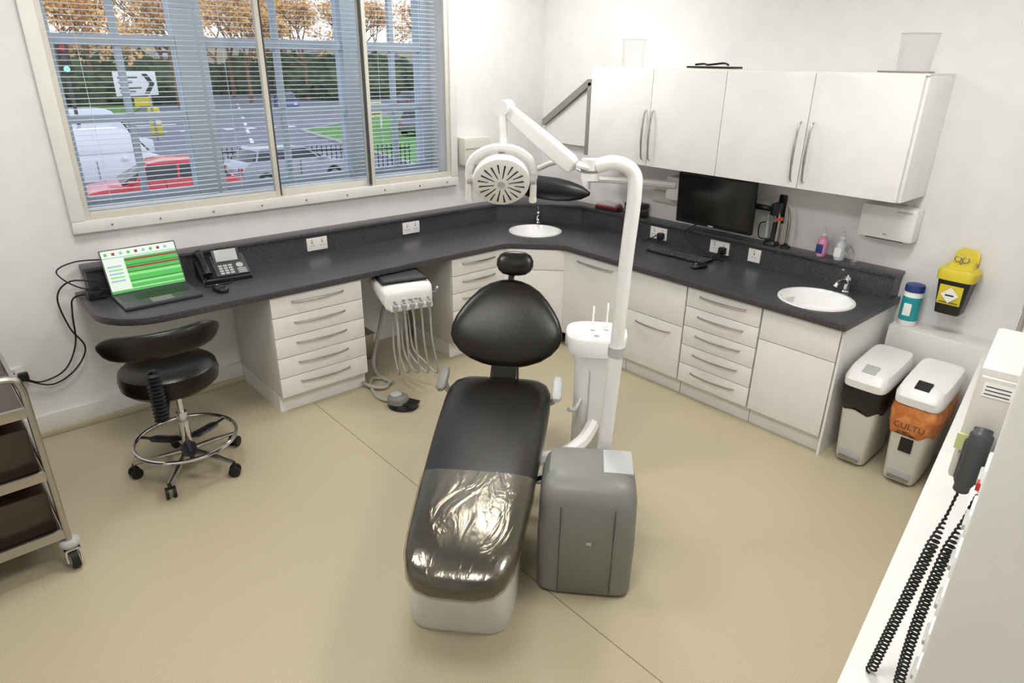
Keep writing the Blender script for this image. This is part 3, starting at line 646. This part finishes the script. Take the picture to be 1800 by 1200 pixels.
g.tube('umbilical',[(-.02,.25,.52),(-.06,.3,.30),(-.15,.20,.10),(-.16,.10,.025),(-.10,-.05,.018)],.014,hoseM)
g=G('service_box'); g.box('case',2.02,2.20,3.98,4.20,0,.19,steelM,.006); g.box('cover',2.01,2.21,3.97,4.21,.19,.197,steelM,.002)
g=G('foot_control',(1.95,3.22,0),.5)
g.lathe('base',[(0,0),(.080,0),(.083,.008),(.075,.025),(.05,.032),(0,.033)],blackM,seg=40,sx=1,sy=1.2)
g.loft('cap',[((0,.03,.03),(.068,0,0),(0,.065,0)),((0,.035,.062),(.06,0,0),(0,.06,0)),((0,.035,.072),(.045,0,0),(0,.045,0))],plasG,e=2.5); g.lathe('disc',[(0,.070),(.035,.070),(.035,.079),(0,.082)],plasLG,(0,.045,0))
g.box('toe_pedal',-.05,.05,-.10,-.02,.022,.040,blackM,.01)
g.tube('hose',[(0,.09,.02),(.03,.20,.014),(.17,.34,.014),(.26,.36,.014),(.26,.25,.014),(.15,.22,.02),(.12,.32,.03),(.21,.44,.02),(.31,.46,.014)],.011,hoseM,sm=8)

# ------------------------------------------------------------ dental chair
CA=math.radians(42.4)
g=G('dental_chair',(1.160,1.555,0),CA)
BX=.025
g.loft('base_shell',[((.385,BX,0),(.41,0,0),(0,.205,0)),((.385,BX,.02),(.415,0,0),(0,.21,0)),((.385,BX,.22),(.395,0,0),(0,.20,0)),((.41,BX,.28),(.36,0,0),(0,.18,0)),((.41,BX,.30),(.32,0,0),(0,.15,0))],plasI,e=6,seg=48)
g.loft('lift_column',[((.62,0,.28),(.20,0,0),(0,.13,0)),((.66,0,.40),(.24,0,0),(0,.14,0))],plasI,e=5)
g.loft('under_frame',[((-.10,-.02,.405),(0,.12,0),(0,0,.02)),((.2,-.01,.40),(0,.17,0),(0,0,.035)),((.9,0,.40),(0,.20,0),(0,0,.04)),((1.15,0,.42),(0,.18,0),(0,0,.03))],blackM,e=5)
def cy_(x): return -.012*(1.1-x)
SEAT=[(-.285,.03,.010,.435),(-.275,.09,.03,.437),(-.255,.135,.043,.441),(-.22,.165,.052,.447),(-.15,.188,.056,.455),(-.05,.200,.056,.460),(.1,.212,.056,.463),(.25,.224,.056,.465),(.4,.234,.056,.467),(.6,.246,.058,.468),(.8,.255,.058,.468),(.95,.260,.058,.468),(1.05,.258,.056,.468),(1.12,.240,.052,.470),(1.16,.21,.042,.472),(1.18,.16,.025,.474),(1.185,.10,.01,.475)]
g.loft('seat_cushion',[((x,cy_(x),z),(0,w,0),(0,0,t)) for x,w,t,z in SEAT],leaM,e=4.2,seg=56)
g.loft('plastic_cover',[((x-.004,cy_(x),z),(0,w+.006,0),(0,0,t+.005)) for x,w,t,z in SEAT[:8]]+[((.29,cy_(.3),.465),(0,.232,0),(0,0,.061))],filmM,e=4.2,seg=72)
g.tube('cover_hem',[(.29,cy_(.3)+.21,.5265),(.285,0,.527),(.29,cy_(.3)-.21,.5265)],.0015,clearM)
b0=Vector((1.19,-.01,.56)); bd=Vector((.225,0,.40)).normalized(); bn=Vector((-bd.z,0,bd.x))
BK=[(0,.055,.018),(.012,.12,.028),(.035,.185,.036),(.07,.238,.041),(.11,.272,.044),(.15,.288,.045),(.20,.286,.045),(.25,.268,.044),(.30,.240,.042),(.35,.205,.039),(.40,.16,.035),(.435,.11,.028),(.455,.06,.018),(.462,.02,.008)]
def bend(p):
    y=p.y+.01; return p+bn*(y*y*.55)
g.loft('backrest',[(b0+bd*s,(0,w,0),bn*t) for s,w,t in BK],leaM,e=2.6,seg=56,fn=bend)
g.loft('back_shell',[(b0-bn*.035+bd*s,(0,w*.9,0),bn*t*.7) for s,w,t in BK],plasD,e=2.6,seg=48,fn=bend)
g.loft('back_link',[((1.10,-.01,.47),(0,.075,0),(0,0,.03)),((1.17,-.01,.50),(0,.075,0),(-.02,0,.02)),((1.21,-.01,.58),(0,.07,0),(-.03,0,.005)),((1.25,-.01,.66),(0,.07,0),(-.02,0,.005))],leaM,e=5)
hp=b0+bd*.40-bn*.02; hq=Vector((1.44,-.03,1.04))
g.tube('headrest_bar',[hp,hp+bd*.08,hq-bd*.03],.016,plasD,sm=3)
hu=Vector((.25,0,.42)).normalized(); hn=Vector((-hu.z,0,hu.x)); hc=Vector((1.43,-.03,1.045))
g.loft('headrest',[(hc+hu*s,(0,w,0),hn*t) for s,w,t in [(-.060,.03,.008),(-.054,.06,.018),(-.035,.084,.028),(-.01,.096,.032),(.02,.096,.032),(.047,.082,.028),(.062,.057,.018),(.068,.025,.008)]],leaM,e=2.8,seg=40)
for sy,x in ((1,1.06),(-1,1.02)):
    g.tube(f'arm_post_{sy}',[(x+.05,sy*.20,.42),(x+.05,sy*.27,.44),(x+.03,sy*.29,.52)],.016,plasLG)
    g.loft(f'armrest_{sy}',[((x-.08,sy*.29,.515),(0,.014,0),(0,0,.010)),((x-.06,sy*.29,.52),(0,.024,0),(0,0,.016)),((x+.04,sy*.29,.545),(0,.026,0),(0,0,.018)),((x+.08,sy*.29,.555),(0,.02,0),(0,0,.012))],plasG if sy>0 else plasLG,e=3)
g.tube('tower_arm',[(.75,-.12,.30),(.78,-.30,.30),(.92,-.42,.30),(1.12,-.48,.30)],.034,plasW,flat=1.1)
g.tube('pole_arm',[(.70,-.15,.24),(.66,-.40,.24),(.61,-.51,.24)],.03,plasW)
tx,ty=1.20,-.47
g.loft('tower',[((tx,ty,.12),(.085,0,0),(0,.085,0)),((tx,ty,.14),(.10,0,0),(0,.10,0)),((tx,ty,.45),(.105,0,0),(0,.10,0)),((tx,ty,.64),(.11,0,0),(0,.105,0)),((tx,ty,.70),(.12,0,0),(0,.125,0))],plasW,e=5)
g.loft('bowl_body',[((tx,ty,.66),(.09,0,0),(0,.10,0)),((tx,ty,.69),(.125,0,0),(0,.14,0)),((tx,ty,.775),(.135,0,0),(0,.155,0)),((tx,ty,.785),(.13,0,0),(0,.15,0)),((tx-.01,ty,.783),(.112,0,0),(0,.132,0)),((tx-.01,ty,.765),(.085,0,0),(0,.10,0)),((tx-.01,ty,.76),(.03,0,0),(0,.03,0))],ceraM,e=3,seg=48)
g.cyl('drain',(tx-.01,ty,.758),(tx-.01,ty,.763),.014,chromeM,seg=16)
g.tube('bowl_rinse',[(tx+.06,ty+.02,.77),(tx+.06,ty+.02,.88),(tx+.04,ty+.02,.895),(tx+.02,ty+.02,.87)],.005,ceraM); g.tube('cup_filler',[(tx+.07,ty-.05,.77),(tx+.07,ty-.05,.90),(tx+.03,ty-.05,.91),(tx+.02,ty-.05,.885)],.005,ceraM)
g.cyl('filler_foot',(tx+.06,ty+.02,.77),(tx+.06,ty+.02,.785),.012,plasW); g.cyl('filler_foot_b',(tx+.07,ty-.05,.77),(tx+.07,ty-.05,.785),.012,plasW)
g.box('tower_seam',tx-.109,tx-.105,ty+.02,ty+.026,.16,.62,plasLG)
g.tube('suction_hose',[(tx-.1,ty+.06,.45),(tx-.16,ty+.09,.42),(tx-.2,ty+.12,.44)],.010,plasLG)

g2=G('equipment_cabinet',(1.155,1.555,0),CA)
CX=.385
g2.loft('case',[((CX,-.455,.012),(.158,0,0),(0,.190,0)),((CX,-.455,.02),(.165,0,0),(0,.195,0)),((CX,-.455,.25),(.170,0,0),(0,.198,0)),((CX+.005,-.455,.44),(.163,0,0),(0,.193,0)),((CX+.015,-.455,.49),(.148,0,0),(0,.18,0)),((CX+.025,-.455,.515),(.125,0,0),(0,.16,0)),((CX+.03,-.455,.522),(.09,0,0),(0,.12,0))],plasG,e=6,seg=60)
g2.box('kick',.26,.51,-.62,-.29,0,.014,blackM,.003)
g2.box('top_hatch',.35,.52,-.63,-.51,.512,.526,plasLG,.006); g2.box('mark',.212,.2165,-.475,-.455,.27,.28,plasLG)
for i,yy in enumerate((-.35,-.56)): g2.box(f'rib_{i}',.2145,.219,yy-.0015,yy+.0015,.03,.44,plasD)
g=G('chair_cables',(1.160,1.555,0),CA)
g.tube('cable',[(.565,-.30,.34),(.60,-.24,.30),(.60,-.20,.27)],.010,rubM)

# ------------------------------------------------------------ operating lamp
g=G('dental_operating_lamp')
P=Vector((1.965,1.545,0)); PB=P+Vector((-.03,.03,.22)); PM=P+Vector((-.012,.012,.95))
g.cyl('pole',PB,PM,.030,plasW); g.cyl('pole_collar',PM+Vector((0,0,-.02)),PM+Vector((0,0,.02)),.034,plasLG)
g.tube('upper_pole',[PM,P+Vector((-.006,.006,1.3)),P+Vector((.005,0,1.58)),P+Vector((-.0,.015,1.66)),P+Vector((-.05,.06,1.69)),P+Vector((-.09,.11,1.675))],.027,plasW,seg=20)
J=P+Vector((-.10,.13,1.665))
g.cyl('swivel',J-Vector((0,0,.04)),J+Vector((0,0,.035)),.034,plasW); g.cyl('swivel_ring',J-Vector((0,0,.012)),J-Vector((0,0,.004)),.036,plasG)
K=Vector((1.745,2.02,1.86)); J2=J+Vector((-.03,.05,.0))
for sg in (-1,1): g.tube('fork',[J+Vector((0.0,sg*.022,0)),J.lerp(J2,.6)+Vector((.02*sg,sg*.03,.01)),J2+Vector((0,sg*.016,.01))],.011,plasW)
st=[]; d=(K-J2).normalized(); s_=d.cross(Vector((0,0,1))).normalized(); u_=s_.cross(d)
for t,w in [(0,.4),(.02,.8),(.08,1),(.5,.95),(.92,.8),(.98,.6),(1,.3)]: st.append((J2.lerp(K,t),s_*.024*w,u_*.034*w))
g.loft('spring_arm',st,plasW,e=4,seg=24)
for i,t in enumerate((.15,.6)):
    q=J2.lerp(K,t); g.loft(f'arm_slot_{i+1}',[(q-d*.02+s_*.0235,s_*.0012,u_*.006),(q+d*.02+s_*.0235,s_*.0012,u_*.006)],plasD,e=3,seg=12)
g.cyl('elbow',K+s_*-.030,K+s_*.030,.030,plasW)
H=Vector((1.665,1.945,1.605)); nrm=Vector((-.52,-.62,-.46)).normalized()
side=nrm.cross(Vector((0,0,1))).normalized(); upv=side.cross(nrm)
g.tube('drop_arm',[K,K+Vector((-.02,-.01,-.05)),K+Vector((-.03,-.03,-.12)),H+upv*.105-nrm*.05],.017,plasW)
g.tube('yoke',[H+side*.124-upv*.01-nrm*.03,H+side*.112+upv*.06-nrm*.04,H+side*.06+upv*.105-nrm*.045,H+upv*.118-nrm*.045,H-side*.06+upv*.105-nrm*.045,H-side*.112+upv*.06-nrm*.04,H-side*.124-upv*.01-nrm*.03],.016,plasW)
g.lathe('head_shell',[(0,-.075),(.05,-.072),(.09,-.05),(.106,-.02),(.110,.0),(.107,.012),(.097,.016),(.06,.020),(0,.022)],plasW,H,nrm,seg=48)
for sg in (-1,1):
    q=H+side*sg*.124-upv*.02-nrm*.01
    g.cyl('pivot_knob',H+side*sg*.10-nrm*.01,H+side*sg*.130-nrm*.01,.018,plasLG); g.tube('grip_handle',[q+upv*.02,q-upv*.04+nrm*.01,q-upv*.075+nrm*.015],[.011,.013,.015],plasW)
v=[];f=[]
for k in range(20):
    a=2*math.pi*k/20+.16; r0,r1=(.028,.086) if k%2 else (.05,.090); dr=side*math.cos(a)+upv*math.sin(a); tn=side*-math.sin(a)+upv*math.cos(a); b=len(v)
    for r,w in ((r0,.0014),(r1,.0032)):
        o=H+dr*r+nrm*(.0235-.002*(r/.06) if r<.06 else .0225-.004*((r-.06)/.037)+.0008); v+=[o-tn*w,o+tn*w]
    f.append((b,b+1,b+3,b+2))
g.add('vent_slits',mesh('vent_slits',v,f,knotM))
g.cyl('centre_cap',H+nrm*.018,H+nrm*.025,.014,plasLG)

# ------------------------------------------------------------ near wall equipment
WA=math.radians(180)+math.atan(.155)
g=G('xray_control_unit',(4.10,wy(4.10),0),WA)
g.box('case',2.33,2.62,-.082,-.0,1.22,1.48,plasI,.010); g.box('case_cover',2.62,2.632,-.076,-.006,1.235,1.465,plasI,.003)
g.box('label',2.632,2.6335,-.068,-.018,1.425,1.455,lblM)
for i in range(3): g.box(f'label_line{i}',2.6335,2.634,-.064,-.022,1.430+i*.008,1.432+i*.008,inkM)
g.box('handset_cradle',2.632,2.65,-.070,-.025,1.235,1.33,plasD,.005); g.tube('handset',[(2.665,-.05,1.225),(2.672,-.048,1.28),(2.665,-.045,1.345),(2.655,-.045,1.365)],[.015,.019,.021,.017],plasD,seg=12)
g.box('tag',2.634,2.64,-.085,-.066,1.30,1.335,stripeM)
def coil(n,p0,p1,sag,turns,r=.011):
    pts=[]; N=turns*8; p0=Vector(p0);p1=Vector(p1)
    for i in range(N+1):
        t=i/N; a=2*math.pi*turns*t; rr=r*min(1,max(0,(t-.12))*6+.08); p=p0.lerp(p1,t)+Vector((0,-sag*4*t*(1-t),0))
        pts.append(p+Vector((rr*math.cos(a),rr*math.sin(a),0)))
    g.tube(n,pts,.0027,rubM,sm=1,seg=6)
coil('coil_cord_1',(2.665,-.052,1.225),(2.685,-.105,.685),.0,44,.010); coil('coil_cord_2',(2.655,-.022,1.22),(2.68,-.045,.685),.012,44,.010)
g=G('wall_conduit',(4.10,wy(4.10),0),WA)
g.box('trunking',.02,2.25,-.03,.0,.84,.87,plasW,.003); g.tube('pipe',[(.03,-.045,1.0),(.5,-.045,1.05),(2.28,-.045,1.25),(2.34,-.045,1.26)],.010,steelM,sm=1); g.tube('pipe_b',[(.03,-.02,1.08),(.5,-.02,1.13),(2.34,-.02,1.33)],.008,satinM,sm=1)
g.box('pipe_clip',.5,.53,-.06,.0,1.02,1.15,plasLG,.003); g.box('isolator_switch',.12,.2,-.04,.0,.74,.82,plasW,.006)
g=G('wall_clip_rail',(4.10,wy(4.10),0),WA)
g.box('panel',2.80,3.06,-.010,.0,.72,1.46,lblM,.004)
g.box('rail',2.84,2.88,-.016,-.010,.76,1.44,plasW,.003)
for i in range(7):
    z=.80+i*.092; g.box(f'clip_{i+1}',2.82,2.90,-.026,-.014,z,z+.05,lblM,.004); g.box(f'clip_jaw_{i+1}',2.83,2.89,-.031,-.024,z+.01,z+.022,plasLG,.003)
g.box('red_tab',2.885,2.90,-.030,-.024,1.36,1.375,redM)
g=G('door_frame_jamb'); g.box('jamb',.955,1.0,-.9,wy(1.0)+.02,0,2.1,archM,.006); 

# ------------------------------------------------------------ lights
def area(name,x,y,sz,pw,col=(1,.972,.93)):
    G_=G('ceiling_light_panel',(x,y,CH)); G_.box('frame',-sz/2-.02,sz/2+.02,-sz/2-.02,sz/2+.02,-.02,0,plasW,.003)
    L=bpy.data.lights.new(name,'AREA'); L.shape='SQUARE'; L.size=sz; L.energy=pw; L.color=col
    o=link(bpy.data.objects.new(name,L)); o.location=(0,0,-.025); o.parent=G_.e
for i,(x,y) in enumerate([(.5,.9),(2.5,.9),(.6,2.9),(3.0,3.45)]): area(f'panel_lamp_{i+1}',x,y,.6,28)
w=bpy.data.worlds.new('sky'); S.world=w; w.use_nodes=True; nt=w.node_tree
bg=nt.nodes['Background']; tc=nt.nodes.new('ShaderNodeTexCoord'); sp=nt.nodes.new('ShaderNodeSeparateXYZ'); rp=nt.nodes.new('ShaderNodeValToRGB')
nt.links.new(tc.outputs['Generated'],sp.inputs[0]); nt.links.new(sp.outputs['Z'],rp.inputs[0]); nt.links.new(rp.outputs[0],bg.inputs[0])
rp.color_ramp.elements[0].position=0; rp.color_ramp.elements[0].color=(.60,.57,.54,1); rp.color_ramp.elements[1].position=.5; rp.color_ramp.elements[1].color=(.66,.77,.96,1)
bg.inputs[1].default_value=1.9

# ------------------------------------------------------------ camera
cd=bpy.data.cameras.new('camera'); cd.sensor_width=36; cd.lens=23.3; cd.clip_start=.03; cd.clip_end=600
cam=link(bpy.data.objects.new('camera',cd))
a1=Vector((.7508,-.6608,.0134)); a2=Vector((.2494,.3021,.9206)); a1.normalize(); a2=(a2-a1*a2.dot(a1)).normalized(); a3=a1.cross(a2)
cam.matrix_world=Matrix(((a1.x,a2.x,a3.x,0),(a1.y,a2.y,a3.y,0),(a1.z,a2.z,a3.z,2.03),(0,0,0,1)))
S.camera=cam
